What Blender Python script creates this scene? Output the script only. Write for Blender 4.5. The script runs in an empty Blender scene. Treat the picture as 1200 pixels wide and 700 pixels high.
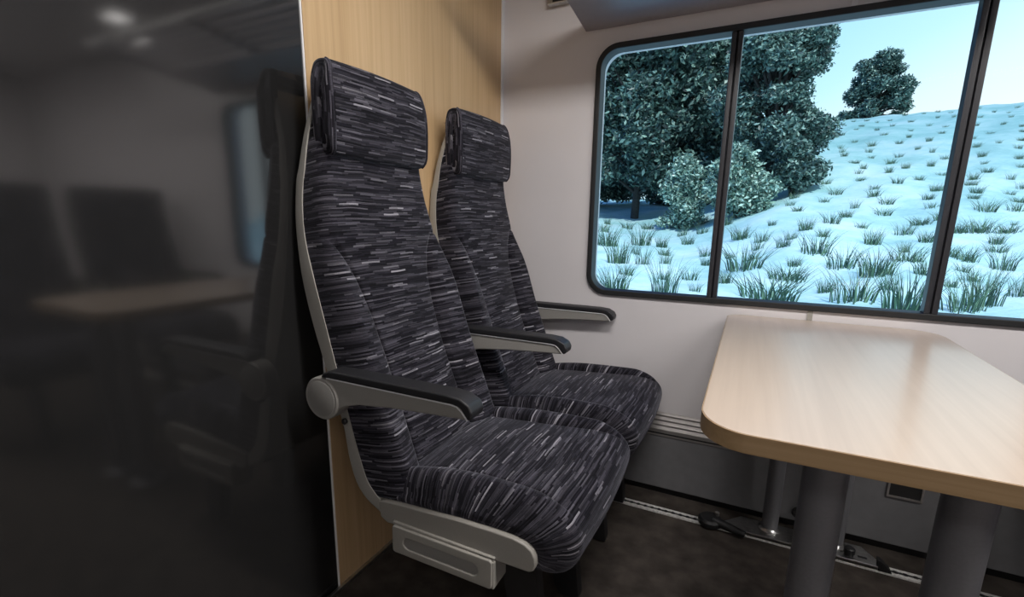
import bpy, bmesh, math, random
from mathutils import Vector, Matrix
R = random.Random(7)
PI = math.pi
S = bpy.context.scene
C = S.collection

# ------------------------------------------------------------------ materials
def new_mat(name):
    m = bpy.data.materials.new(name); m.use_nodes = True
    nt = m.node_tree; nt.nodes.clear()
    out = nt.nodes.new('ShaderNodeOutputMaterial'); b = nt.nodes.new('ShaderNodeBsdfPrincipled')
    nt.links.new(b.outputs[0], out.inputs[0])
    return m, nt, b
def nd(nt, t, **kw):
    n = nt.nodes.new(t)
    for k, v in kw.items(): setattr(n, k, v)
    return n
def ramp(nt, fac, stops, interp='LINEAR'):
    r = nd(nt, 'ShaderNodeValToRGB'); r.color_ramp.interpolation = interp
    e = r.color_ramp.elements
    while len(e) < len(stops): e.new(0.5)
    for i, (p, c) in enumerate(stops): e[i].position = p; e[i].color = (*c, 1)
    nt.links.new(fac, r.inputs[0]); return r.outputs[0]
def plain(name, col, rough=.5, metal=0, noise=0, scale=60, bump=0, spec=.5, coat=0):
    m, nt, b = new_mat(name)
    b.inputs['Roughness'].default_value = rough; b.inputs['Metallic'].default_value = metal
    b.inputs['Specular IOR Level'].default_value = spec; b.inputs['Coat Weight'].default_value = coat
    tc = nd(nt, 'ShaderNodeTexCoord'); n = nd(nt, 'ShaderNodeTexNoise')
    n.inputs['Scale'].default_value = scale; n.inputs['Detail'].default_value = 4
    nt.links.new(tc.outputs['Object'], n.inputs['Vector'])
    lo = tuple(c*(1-noise) for c in col); hi = tuple(min(1, c*(1+noise)) for c in col)
    nt.links.new(ramp(nt, n.outputs[0], [(.3, lo), (.7, hi)]), b.inputs['Base Color'])
    if bump:
        bp = nd(nt, 'ShaderNodeBump'); bp.inputs['Strength'].default_value = bump; bp.inputs['Distance'].default_value = .002
        nt.links.new(n.outputs[0], bp.inputs['Height']); nt.links.new(bp.outputs[0], b.inputs['Normal'])
    return m
def wood(name, cols, axis, rough, coat=0.0, streak=90, spec=.5):
    # fine straight grain stretched along one axis
    m, nt, b = new_mat(name)
    tc = nd(nt, 'ShaderNodeTexCoord'); mp = nd(nt, 'ShaderNodeMapping')
    s = [1, 1, 1]
    for i in range(3): s[i] = 1.6 if i == axis else streak
    mp.inputs['Scale'].default_value = s
    nt.links.new(tc.outputs['Object'], mp.inputs[0])
    n = nd(nt, 'ShaderNodeTexNoise'); n.inputs['Scale'].default_value = 1; n.inputs['Detail'].default_value = 5
    n.inputs['Roughness'].default_value = .6
    nt.links.new(mp.outputs[0], n.inputs['Vector'])
    mp2 = nd(nt, 'ShaderNodeMapping'); s2 = [9, 9, 9]; s2[axis] = .8; mp2.inputs['Scale'].default_value = s2
    nt.links.new(tc.outputs['Object'], mp2.inputs[0])
    n2 = nd(nt, 'ShaderNodeTexNoise'); n2.inputs['Scale'].default_value = 1; n2.inputs['Detail'].default_value = 2
    nt.links.new(mp2.outputs[0], n2.inputs['Vector'])
    mx = nd(nt, 'ShaderNodeMath', operation='MULTIPLY_ADD'); mx.inputs[1].default_value = .6
    ml = nd(nt, 'ShaderNodeMath', operation='MULTIPLY'); ml.inputs[1].default_value = .4
    nt.links.new(n2.outputs[0], ml.inputs[0]); nt.links.new(n.outputs[0], mx.inputs[0]); nt.links.new(ml.outputs[0], mx.inputs[2])
    nt.links.new(ramp(nt, mx.outputs[0], [(.36, cols[0]), (.5, cols[1]), (.64, cols[2])]), b.inputs['Base Color'])
    b.inputs['Roughness'].default_value = rough; b.inputs['Coat Weight'].default_value = coat; b.inputs['Coat Roughness'].default_value = .15
    b.inputs['Specular IOR Level'].default_value = spec
    return m
def fabric():
    # moquette: thin rows of random-length dashes, from UVs in metres (u along the dash, v across)
    m, nt, b = new_mat('striped_moquette')
    uv = nd(nt, 'ShaderNodeUVMap'); uv.uv_map = 'UVMap'
    sp = nd(nt, 'ShaderNodeSeparateXYZ'); nt.links.new(uv.outputs[0], sp.inputs[0])
    wob = nd(nt, 'ShaderNodeTexNoise'); wob.inputs['Scale'].default_value = 9; wob.inputs['Detail'].default_value = 1
    nt.links.new(uv.outputs[0], wob.inputs['Vector'])
    wv = nd(nt, 'ShaderNodeMath', operation='MULTIPLY_ADD'); wv.inputs[1].default_value = .010
    nt.links.new(wob.outputs[0], wv.inputs[0]); nt.links.new(sp.outputs[1], wv.inputs[2])
    def dashes(rowh, seglen, seed):
        a = nd(nt, 'ShaderNodeMath', operation='MULTIPLY_ADD'); a.inputs[1].default_value = 1/rowh; a.inputs[2].default_value = seed
        nt.links.new(wv.outputs[0], a.inputs[0])
        row = nd(nt, 'ShaderNodeMath', operation='FLOOR'); nt.links.new(a.outputs[0], row.inputs[0])
        w1 = nd(nt, 'ShaderNodeTexWhiteNoise', noise_dimensions='1D'); nt.links.new(row.outputs[0], w1.inputs['W'])
        ofs = nd(nt, 'ShaderNodeMath', operation='MULTIPLY_ADD'); ofs.inputs[1].default_value = 37.0
        us = nd(nt, 'ShaderNodeMath', operation='MULTIPLY'); us.inputs[1].default_value = 1/seglen
        nt.links.new(sp.outputs[0], us.inputs[0]); nt.links.new(w1.outputs[0], ofs.inputs[0]); nt.links.new(us.outputs[0], ofs.inputs[2])
        vor = nd(nt, 'ShaderNodeMath', operation='FLOOR'); nt.links.new(ofs.outputs[0], vor.inputs[0])
        cb = nd(nt, 'ShaderNodeCombineXYZ'); nt.links.new(vor.outputs[0], cb.inputs[0]); nt.links.new(row.outputs[0], cb.inputs[1])
        w2 = nd(nt, 'ShaderNodeTexWhiteNoise', noise_dimensions='2D'); nt.links.new(cb.outputs[0], w2.inputs['Vector'])
        return w2.outputs[0], a.outputs[0]
    d1, rowpos = dashes(.0044, .062, .3)
    d2, _ = dashes(.0023, .085, 5.7)
    c1 = ramp(nt, d1, [(0, (.009, .008, .012)), (.24, (.018, .017, .023)), (.46, (.034, .032, .041)), (.66, (.052, .049, .062)), (.84, (.082, .078, .094)), (.945, (.14, .135, .155)), (.98, (.27, .26, .29))], 'CONSTANT')
    c2 = ramp(nt, d2, [(0, (.42, .42, .42)), (.3, (.75, .75, .75)), (.6, (1.0, 1.0, 1.0)), (.85, (1.3, 1.3, 1.3))], 'CONSTANT')
    mul = nd(nt, 'ShaderNodeMix', data_type='RGBA', blend_type='MULTIPLY'); mul.inputs[0].default_value = 1
    nt.links.new(c1, mul.inputs[6]); nt.links.new(c2, mul.inputs[7])
    # woven speckle
    nz = nd(nt, 'ShaderNodeTexNoise'); nz.inputs['Scale'].default_value = 900; nz.inputs['Detail'].default_value = 2
    nt.links.new(uv.outputs[0], nz.inputs['Vector'])
    sc = ramp(nt, nz.outputs[0], [(.3, (.6, .6, .6)), (.7, (1.35, 1.35, 1.35))])
    mu2 = nd(nt, 'ShaderNodeMix', data_type='RGBA', blend_type='MULTIPLY'); mu2.inputs[0].default_value = 1
    nt.links.new(mul.outputs[2], mu2.inputs[6]); nt.links.new(sc, mu2.inputs[7])
    nt.links.new(mu2.outputs[2], b.inputs['Base Color'])
    fr = nd(nt, 'ShaderNodeMath', operation='PINGPONG'); fr.inputs[1].default_value = .5; nt.links.new(rowpos, fr.inputs[0])
    bp = nd(nt, 'ShaderNodeBump'); bp.inputs['Strength'].default_value = .5; bp.inputs['Distance'].default_value = .0012
    nt.links.new(fr.outputs[0], bp.inputs['Height']); nt.links.new(bp.outputs[0], b.inputs['Normal'])
    b.inputs['Roughness'].default_value = .95; b.inputs['Specular IOR Level'].default_value = .15
    b.inputs['Sheen Weight'].default_value = .28; b.inputs['Sheen Roughness'].default_value = .4; b.inputs['Sheen Tint'].default_value = (.6, .6, .68, 1)
    return m
def leafmat(name, stops):
    m, nt, b = new_mat(name)
    g = nd(nt, 'ShaderNodeNewGeometry')
    nt.links.new(ramp(nt, g.outputs['Random Per Island'], stops), b.inputs['Base Color'])
    b.inputs['Roughness'].default_value = .45; b.inputs['Specular IOR Level'].default_value = .5
    return m
def emit(name, col, st):
    m = bpy.data.materials.new(name); m.use_nodes = True; nt = m.node_tree; nt.nodes.clear()
    o = nt.nodes.new('ShaderNodeOutputMaterial'); e = nt.nodes.new('ShaderNodeEmission')
    e.inputs[0].default_value = (*col, 1); e.inputs[1].default_value = st; nt.links.new(e.outputs[0], o.inputs[0]); return m
def glassmat():
    m = bpy.data.materials.new('window_glass'); m.use_nodes = True; nt = m.node_tree; nt.nodes.clear()
    o = nt.nodes.new('ShaderNodeOutputMaterial'); t = nt.nodes.new('ShaderNodeBsdfTransparent'); g = nt.nodes.new('ShaderNodeBsdfGlossy')
    t.inputs[0].default_value = (.82, .96, 1, 1); g.inputs['Roughness'].default_value = .03; g.inputs[0].default_value = (.2, .2, .22, 1)
    f = nt.nodes.new('ShaderNodeFresnel'); f.inputs[0].default_value = 1.18; x = nt.nodes.new('ShaderNodeMixShader')
    nt.links.new(f.outputs[0], x.inputs[0]); nt.links.new(t.outputs[0], x.inputs[1]); nt.links.new(g.outputs[0], x.inputs[2])
    nt.links.new(x.outputs[0], o.inputs[0]); return m

M = {}
M['fabric'] = fabric()
M['arm'] = plain('mid_grey_plastic', (.27, .26, .24), .42, noise=.04, scale=300, bump=.05)
M['skirt'] = plain('low_shaded_plastic', (.24, .228, .205), .45, noise=.04, scale=300, bump=.05)  # seat plastic darkened, the dimmer light low down put into its colour
M['shell'] = plain('warm_grey_plastic', (.33, .318, .287), .42, noise=.04, scale=300, bump=.05)
M['shell_shaded'] = plain('box_shaded_plastic', (.26, .248, .222), .42, noise=.03, scale=300)  # same plastic for the under-seat box, low shade put into its colour
M['hubface'] = plain('hub_grey_plastic', (.22, .213, .2), .45, noise=.03, scale=300)
M['black_pad'] = plain('black_soft_pad', (.012, .012, .014), .5, noise=.1, scale=400, bump=.1)
M['black'] = plain('black_metal', (.010, .010, .011), .5, noise=.1)
M['rubber'] = plain('black_rubber', (.012, .013, .014), .55, noise=.1, scale=100)
M['mullion'] = plain('dark_grey_mullion', (.022, .023, .028), .4, noise=.1, scale=100)
M['white'] = plain('white_laminate', (.68, .655, .665), .28, noise=.012, scale=8, spec=.5)
M['whitetrim'] = plain('white_trim', (.75, .75, .77), .35, noise=.02)
M['ceiling'] = plain('ceiling_white', (.62, .61, .62), .5, noise=.02, scale=5)
M['rack'] = plain('rack_grey_metal', (.36, .34, .36), .4, metal=.3, noise=.03)
M['carpet'] = plain('dark_brown_carpet', (.060, .051, .044), .95, noise=.35, scale=14, bump=.4, spec=.1)
M['bulk'] = wood('beech_bulkhead', [(.47, .315, .165), (.54, .37, .20), (.60, .42, .24)], 2, .38, streak=75)
M['table'] = wood('beech_table', [(.43, .342, .266), (.46, .370, .290), (.49, .398, .314)], 1, .30, coat=.25, streak=60)
M['edge'] = wood('beech_edge', [(.27, .175, .085), (.31, .205, .105), (.36, .24, .13)], 0, .35, streak=110)
M['steel'] = plain('brushed_steel', (.55, .55, .54), .3, metal=1, noise=.15, scale=80)
M['alu'] = plain('bright_aluminium', (.85, .84, .80), .4, metal=.3, noise=.2, scale=120)
M['leg'] = plain('grey_leg_paint', (.20, .20, .215), .36, metal=.3, noise=.05, scale=200)
M['duct'] = plain('grey_duct_paint', (.17, .17, .176), .42, noise=.06, scale=30)
M['grille'] = plain('duct_grille_metal', (.42, .40, .385), .35, metal=.7, noise=.05)
M['socket'] = plain('socket_dark', (.02, .02, .02), .4)
M['glass'] = glassmat()
M['light'] = emit('light_diffuser', (1, .96, .92), 3.0)
M['dimlight'] = emit('small_light_diffuser', (1, .96, .92), .9)
def gloss_panel():
    m, nt, b = new_mat('gloss_black_glass')
    tc = nd(nt, 'ShaderNodeTexCoord'); n = nd(nt, 'ShaderNodeTexNoise'); n.inputs['Scale'].default_value = 1.5
    nt.links.new(tc.outputs['Object'], n.inputs['Vector'])
    nt.links.new(ramp(nt, n.outputs[0], [(.3, (.013, .013, .0132)), (.7, (.017, .017, .0172))]), b.inputs['Base Color'])
    b.inputs['Roughness'].default_value = .085; b.inputs['IOR'].default_value = 1.85; b.inputs['Specular IOR Level'].default_value = .5
    return m
M['gloss'] = gloss_panel()
M['leaf_dark'] = leafmat('dark_teal_leaves', [(0, (.010, .026, .027)), (.45, (.035, .078, .072)), (.78, (.11, .20, .17)), (1, (.30, .45, .38))])
M['leaf_mid'] = leafmat('mid_teal_leaves', [(0, (.012, .034, .036)), (.4, (.05, .108, .10)), (.78, (.15, .26, .225)), (1, (.34, .48, .42))])
M['leaf_pale'] = leafmat('pale_bush_leaves', [(0, (.02, .05, .045)), (.35, (.10, .19, .155)), (.65, (.30, .46, .38)), (1, (.62, .80, .70))])
M['grass'] = leafmat('grass_blades', [(0, (.010, .035, .028)), (.5, (.03, .085, .055)), (.85, (.08, .17, .10)), (1, (.2, .32, .2))])
M['bark'] = plain('dark_bark', (.03, .03, .03), .9, noise=.4, scale=8)
def snowmat():
    m, nt, b = new_mat('snowy_ground')
    tc = nd(nt, 'ShaderNodeTexCoord')
    n = nd(nt, 'ShaderNodeTexNoise'); n.inputs['Scale'].default_value = .35; n.inputs['Detail'].default_value = 8; n.inputs['Roughness'].default_value = .7
    nt.links.new(tc.outputs['Object'], n.inputs['Vector'])
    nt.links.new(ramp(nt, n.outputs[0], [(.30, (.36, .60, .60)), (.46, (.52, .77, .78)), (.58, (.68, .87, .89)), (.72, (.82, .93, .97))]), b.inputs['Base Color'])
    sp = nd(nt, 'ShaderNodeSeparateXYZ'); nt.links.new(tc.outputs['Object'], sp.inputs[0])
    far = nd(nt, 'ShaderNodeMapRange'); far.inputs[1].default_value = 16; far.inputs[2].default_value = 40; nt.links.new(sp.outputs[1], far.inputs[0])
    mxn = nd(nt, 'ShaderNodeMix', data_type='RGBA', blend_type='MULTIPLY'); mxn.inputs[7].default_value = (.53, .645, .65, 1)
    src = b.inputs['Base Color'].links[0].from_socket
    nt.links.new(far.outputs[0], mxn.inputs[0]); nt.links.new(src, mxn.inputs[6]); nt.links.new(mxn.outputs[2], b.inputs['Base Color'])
    b.inputs['Roughness'].default_value = .8; b.inputs['Specular IOR Level'].default_value = .2
    bp = nd(nt, 'ShaderNodeBump'); bp.inputs['Strength'].default_value = .5; bp.inputs['Distance'].default_value = .25
    nt.links.new(n.outputs[0], bp.inputs['Height']); nt.links.new(bp.outputs[0], b.inputs['Normal'])
    return m
M['snow'] = snowmat()

# ------------------------------------------------------------------ mesh helpers
class MB:
    def __init__(s): s.v = []; s.f = []; s.uv = None; s.m = []
    def add(s, vs, fs, mi=0):
        o = len(s.v); s.v += [tuple(p) for p in vs]; s.f += [tuple(i+o for i in f) for f in fs]; s.m += [mi]*len(fs); return s
    def box(s, a, b, mi=0):
        x0, y0, z0 = a; x1, y1, z1 = b
        return s.add([(x0,y0,z0),(x1,y0,z0),(x1,y1,z0),(x0,y1,z0),(x0,y0,z1),(x1,y0,z1),(x1,y1,z1),(x0,y1,z1)],
                     [(0,3,2,1),(4,5,6,7),(0,1,5,4),(1,2,6,5),(2,3,7,6),(3,0,4,7)], mi)
    def prism(s, poly, axis, a, b, mi=0):
        # poly: list of 2-tuples in the two other axes (x,z for axis y; x,y for axis z; y,z for axis x)
        def P(p, t):
            return (t, p[0], p[1]) if axis == 0 else ((p[0], t, p[1]) if axis == 1 else (p[0], p[1], t))
        n = len(poly); vs = [P(p, a) for p in poly]+[P(p, b) for p in poly]
        fs = [tuple(range(n)), tuple(range(2*n-1, n-1, -1))]+[(i, i+n, (i+1) % n+n, (i+1) % n) for i in range(n)]
        return s.add(vs, fs, mi)
    def tube(s, pts, r, n=12, mi=0, cap=True):
        pts = [Vector(p) for p in pts]; rs = r if isinstance(r, (list, tuple)) else [r]*len(pts)
        vs = []; fs = []; prev = None
        for i, p in enumerate(pts):
            d = (pts[min(i+1, len(pts)-1)]-pts[max(i-1, 0)]).normalized()
            if prev is None: a = d.orthogonal().normalized()
            else: a = (prev-d*prev.dot(d)).normalized()
            prev = a; b = d.cross(a)
            for k in range(n):
                t = 2*PI*k/n; vs.append(p+(a*math.cos(t)+b*math.sin(t))*rs[i])
        for i in range(len(pts)-1):
            for k in range(n):
                fs.append((i*n+k, i*n+(k+1) % n, (i+1)*n+(k+1) % n, (i+1)*n+k))
        if cap: fs += [tuple(range(n-1, -1, -1)), tuple((len(pts)-1)*n+k for k in range(n))]
        return s.add(vs, fs, mi)
    def lathe(s, prof, c, axis='z', n=32, mi=0):
        vs = []; fs = []
        for (r, h) in prof:
            for k in range(n):
                t = 2*PI*k/n; a, b = r*math.cos(t), r*math.sin(t)
                if axis == 'z': vs.append((c[0]+a, c[1]+b, c[2]+h))
                elif axis == 'y': vs.append((c[0]+a, c[1]+h, c[2]+b))
                else: vs.append((c[0]+h, c[1]+a, c[2]+b))
        for i in range(len(prof)-1):
            for k in range(n): fs.append((i*n+k, i*n+(k+1) % n, (i+1)*n+(k+1) % n, (i+1)*n+k))
        fs += [tuple(range(n)), tuple((len(prof)-1)*n+k for k in range(n))]
        return s.add(vs, fs, mi)
    def build(s, name, mat, parent=None, smooth=True, bevel=0, seg=2, angle=.6):
        me = bpy.data.meshes.new(name); me.from_pydata(s.v, [], s.f)
        for mm in (mat if isinstance(mat, (list, tuple)) else [mat]): me.materials.append(mm)
        if s.uv:
            uvl = me.uv_layers.new(name='UVMap'); 
            for l in me.loops: uvl.data[l.index].uv = s.uv[l.vertex_index]
        if any(s.m):
            for p, mi in zip(me.polygons, s.m): p.material_index = mi
        bm = bmesh.new(); bm.from_mesh(me)
        if bevel:
            bmesh.ops.remove_doubles(bm, verts=bm.verts, dist=1e-6)
            ed = [e for e in bm.edges if len(e.link_faces) == 2 and e.calc_face_angle(0) > .6]
            bmesh.ops.bevel(bm, geom=ed, offset=bevel, segments=seg, profile=.5, affect='EDGES', clamp_overlap=True)
        bmesh.ops.recalc_face_normals(bm, faces=bm.faces)
        bm.to_mesh(me); bm.free()
        if smooth:
            me.shade_smooth() if hasattr(me, 'shade_smooth') else None
            try: me.set_sharp_from_angle(angle=angle)
            except Exception: pass
        o = bpy.data.objects.new(name, me); C.objects.link(o)
        if bevel and smooth:
            wn = o.modifiers.new('weighted_normals', 'WEIGHTED_NORMAL'); wn.keep_sharp = True; wn.weight = 100
        if parent: o.parent = parent
        return o
def tag(o, label=None, cat=None, group=None, kind=None):
    if label: o['label'] = label
    if cat: o['category'] = cat
    if group: o['group'] = group
    if kind: o['kind'] = kind
    return o
def thing(name, label, cat, loc=(0,0,0), rz=0, group=None):
    o = bpy.data.objects.new(name, None); C.objects.link(o); o.location = loc; o.rotation_euler = (0,0,rz); o.empty_display_size = .05
    return tag(o, label, cat, group)
def copy_tree(o, parent=None):
    c = o.copy(); C.objects.link(c); c.parent = parent
    for ch in list(o.children): copy_tree(ch, c)
    return c
def cr(pts, n):
    # Catmull-Rom resample by index
    out = []; m = len(pts)-1
    for k in range(n):
        t = k/(n-1)*m; i = min(int(t), m-1); f = t-i
        p0, p1, p2, p3 = pts[max(i-1,0)], pts[i], pts[i+1], pts[min(i+2,m)]
        out.append(tuple(.5*((2*b)+(-a+c)*f+(2*a-5*b+4*c-d)*f*f+(-a+3*b-3*c+d)*f**3) for a,b,c,d in zip(p0,p1,p2,p3)))
    return out
def lerp(x, xs, ys):
    if x <= xs[0]: return ys[0]
    for i in range(len(xs)-1):
        if x <= xs[i+1]:
            return ys[i]+(ys[i+1]-ys[i])*(x-xs[i])/(xs[i+1]-xs[i])
    return ys[-1]
def smooth(a, b, x):
    t = max(0, min(1, (x-a)/(b-a))); return t*t*(3-2*t)

# ------------------------------------------------------------------ room measures (metres)
XB, YW, ZC, X1, Y0 = -1.0, 1.96, 2.16, 3.2, -1.6
PANEL_Y = .915

def structure(o): o['kind'] = 'structure'; return o
structure(MB().box((XB-.1, Y0-.1, -.08), (X1+.1, YW+.12, 0)).build('floor', M['carpet'], smooth=False))
structure(MB().box((XB-.1, Y0-.1, ZC), (X1+.1, YW+.12, ZC+.08)).build('ceiling', M['ceiling'], smooth=False))
structure(MB().box((XB-.06, PANEL_Y, 0), (XB, YW+.1, ZC)).build('wall_left', M['bulk'], smooth=False))
structure(MB().box((X1, Y0-.1, 0), (X1+.08, YW+.12, ZC)).build('wall_right', M['white'], smooth=False))
structure(MB().box((XB-.1, Y0-.08, 0), (X1+.08, Y0, ZC)).build('wall_front', M['white'], smooth=False))
# window wall with a rounded opening
WX0, WX1, WZ0, WZ1, WR = -.585, .835, .808, 1.735, .075
def rrect(x0, z0, x1, z1, r, n=10):
    o = []
    for cx, cz, a in ((x1-r, z1-r, 0), (x0+r, z1-r, PI/2), (x0+r, z0+r, PI), (x1-r, z0+r, 1.5*PI)):
        for k in range(n+1):
            t = a+k/n*PI/2; o.append((cx+r*math.cos(t), cz+r*math.sin(t)))
    return o
def ring(mb, pin, pout, y0, y1, mi=0):
    n = len(pin)
    vs = [(p[0], y0, p[1]) for p in pin]+[(p[0], y0, p[1]) for p in pout]+[(p[0], y1, p[1]) for p in pin]+[(p[0], y1, p[1]) for p in pout]
    fs = []
    for i in range(n):
        j = (i+1) % n
        fs += [(i, j, n+j, n+i), (2*n+i, 3*n+i, 3*n+j, 2*n+j), (i, 2*n+i, 2*n+j, j), (n+i, n+j, 3*n+j, 3*n+i)]
    mb.add(vs, fs, mi); return mb
def wall_with_hole():
    bm = bmesh.new()
    outer = [(XB-.1, 0), (X1+.08, 0), (X1+.08, ZC), (XB-.1, ZC)]
    hole = rrect(WX0, WZ0, WX1, WZ1, WR)
    vo = [bm.verts.new((x, YW, z)) for x, z in outer]; vh = [bm.verts.new((x, YW, z)) for x, z in hole]
    ed = [bm.edges.new((vo[i], vo[(i+1) % 4])) for i in range(4)]+[bm.edges.new((vh[i], vh[(i+1) % len(vh)])) for i in range(len(vh))]
    bmesh.ops.triangle_fill(bm, use_beauty=True, use_dissolve=False, edges=ed)
    g = bmesh.ops.extrude_face_region(bm, geom=bm.faces[:])
    bmesh.ops.translate(bm, verts=[v for v in g['geom'] if isinstance(v, bmesh.types.BMVert)], vec=(0, .1, 0))
    bmesh.ops.recalc_face_normals(bm, faces=bm.faces)
    me = bpy.data.meshes.new('wall_back'); bm.to_mesh(me); bm.free(); me.materials.append(M['white'])
    o = bpy.data.objects.new('wall_back', me); C.objects.link(o); return structure(o)
wall_with_hole()
# narrow joint strip in the wall below and above the window
structure(MB().box((.198, YW-.004, .34), (.214, YW, .81)).build('trim_1', M['shell'], smooth=False))
structure(MB().box((.198, YW-.004, 1.73), (.214, YW, 2.1)).build('trim_2', M['whitetrim'], smooth=False))
# white edge strip between black panel and beech, and strip in the wall corner
structure(MB().prism([(PANEL_Y-.004, 0), (PANEL_Y+.001, 0), (PANEL_Y+.014, ZC), (PANEL_Y-.004, ZC)], 0, XB-.03, XB-.002).build('trim_3', M['whitetrim'], bevel=.002))
structure(MB().box((XB-.001, YW-.016, .36), (XB+.007, YW, ZC)).build('trim_4', M['whitetrim'], bevel=.002))
structure(MB().box((XB, -.9, 0), (XB+.012, YW-.06, .012)).build('baseboard_left', M['steel'], bevel=.002))

# window: rubber gasket, frame, mullions, panes
w = bpy.data.objects.new('window_1', None); C.objects.link(w); w.location = (0, YW, 0); structure(w)
g = MB(); ring(g, rrect(WX0+.011, WZ0+.011, WX1-.011, WZ1-.011, WR-.010), rrect(WX0-.010, WZ0-.010, WX1+.010, WZ1+.010, WR+.008), -.012, .05)
g.build('window_gasket', M['rubber'], w, bevel=.004)
for xm in (-.112, .525):
    b = MB()
    b.box((xm-.018, -.004, WZ0+.01), (xm-.002, .035, WZ1-.01)); b.box((xm+.002, -.004, WZ0+.01), (xm+.018, .035, WZ1-.01)); b.box((xm-.003, .006, WZ0+.01), (xm+.003, .035, WZ1-.01))
    b.build('mullion', M['mullion'], w, bevel=.003)
for x0, x1 in ((WX0, -.112), (-.112, .525), (.525, WX1)):
    MB().add([(x0+.01, .03, WZ0+.012), (x1-.01, .03, WZ0+.012), (x1-.01, .03, WZ1-.012), (x0+.01, .03, WZ1-.012)], [(0,1,2,3)]).build('window_pane', M['glass'], w, smooth=False)

# glossy black panel covering the near part of the bulkhead
pn = MB().box((XB-.05, Y0, .0), (XB-.006, PANEL_Y-.004, ZC)).build('gloss_panel', M['gloss'], smooth=False)
tag(pn, 'tall glossy black partition panel mirroring the seats, left of the beech wood', 'panel')

# ------------------------------------------------------------------ heating duct along the window wall
DY, DZ = 1.90, .285
d = thing('heating_duct', 'grey boxed heating duct with slotted metal top running along the wall under window', 'duct', (0, YW, 0))
m = MB(); m.box((XB+.01, DY-YW, .032), (X1-.02, -.002, DZ-.02)); m.build('front_panel', M['duct'], d, bevel=.003)
m = MB(); m.box((XB+.01, DY-YW+.02, .0), (X1-.02, -.002, .032)); m.build('recessed_base', M['black'], d, smooth=False)
# sloped grille: bars separated by dark slots
def slope(t, off=0):   # t 0 front .. 1 wall
    return (DY-YW-.004+(.062)*t, DZ+(.05)*t+off)
m = MB()
for a, b in ((0, .2), (.29, .47), (.56, .74), (.83, 1.0)):
    p = [slope(a), slope(b), slope(b, -.012), slope(a, -.012)]
    m.prism([(q[0], q[1]) for q in p], 0, XB+.01, X1-.02)
m.prism([slope(0), slope(0, -.028), (slope(0)[0]+.012, slope(0)[1]-.028), (slope(0)[0]+.012, slope(0)[1])], 0, XB+.01, X1-.02)
m.build('slotted_grille', M['grille'], d, bevel=.0015)
m = MB(); p = [slope(0, -.014), slope(1, -.014), slope(1, -.02), slope(0, -.02)]; m.prism(p, 0, XB+.01, X1-.02); m.build('slot_backing', M['black'], d, smooth=False)
# socket flap with a pale rim
so = MB(); ring(so, [(.492, .212), (.575, .212), (.575, .268), (.492, .268)], [(.486, .206), (.581, .206), (.581, .274), (.486, .274)], DY-YW-.006, DY-YW+.001); so.build('socket_frame', M['grille'], d, smooth=False)
MB().box((.491, DY-YW-.003, .211), (.576, DY-YW+.002, .269)).build('socket_recess', M['socket'], d, smooth=False)
kn = MB().lathe([(.012, 0), (.012, -.012), (.017, -.013), (.017, -.024), (.012, -.028)], (.245, DY-YW, .075), 'y', 20).build('drain_knob', M['black'], d)

# ------------------------------------------------------------------ floor rail
fr = thing('floor_rail', 'bright aluminium seat-fixing rail with scalloped slot set in the dark carpet', 'rail', (0, 1.783, 0))
m = MB()
m.box((XB+.3, -.019, 0), (X1-.1, -.007, .006)); m.box((XB+.3, .007, 0), (X1-.1, .019, .006)); m.box((XB+.3, -.008, 0), (X1-.1, .008, .0015))
m.build('rail_track', M['alu'], fr, smooth=False)
m = MB()
x = XB+.32
while x < 2.2:
    m.lathe([(.0075, 0), (.0075, .0006)], (x, 0, .0057), 'z', 12); m.box((x, -.0035, .0056), (x+.026, .0035, .0062)); x += .026
m.build('keyhole_slot', M['black'], fr, smooth=False)

# ------------------------------------------------------------------ table
TX0, TX1, TY0, TY1, TZ = -.050, .548, .825, 1.952, .765
def table_outline(ins=0):
    o = []
    rn, rf = .10, .085
    def arc(cx, cy, rx, ry, a0, a1, n=14):
        for k in range(n+1):
            t = a0+(a1-a0)*k/n; o.append((cx+rx*math.cos(t), cy+ry*math.sin(t)))
    x0, x1, y0, y1 = TX0+ins, TX1-ins, TY0+ins, TY1-ins
    arc(x0+.08, y0+.095, .08, .095, PI, 1.5*PI); arc(x1-.075, y0+.16, .075, .16, 1.5*PI, 2*PI)
    arc(x1-rf, y1-rf, rf, rf, 0, PI/2); arc(x0+.05, y1-.05, .05, .05, PI/2, PI)
    return o
t = thing('dining_table', 'pale beech table with rounded corners on grey tube legs under the window', 'table', (.25, 1.37, 0))
def loc_t(p): return (p[0]-.25, p[1]-1.37)
m = MB(); m.prism([loc_t(p) for p in table_outline(.0015)], 2, TZ-.030, TZ); top = m.build('tabletop', M['table'], t, bevel=.0015)
m = MB(); oi = [loc_t(p) for p in table_outline(.002)]; oo = [loc_t(p) for p in table_outline(0)]
n = len(oi)
vs = [(p[0], p[1], z) for z in (TZ-.033, TZ-.0012) for p in oi]+[(p[0], p[1], z) for z in (TZ-.033, TZ-.0012) for p in oo]
fs = []
for i in range(n):
    j = (i+1) % n
    fs += [(2*n+i, 2*n+j, 3*n+j, 3*n+i), (n+i, n+j, 3*n+j, 3*n+i), (i, j, 2*n+j, 2*n+i)]
m.add(vs, fs); m.build('edge_band', M['edge'], top, angle=.9)
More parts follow.
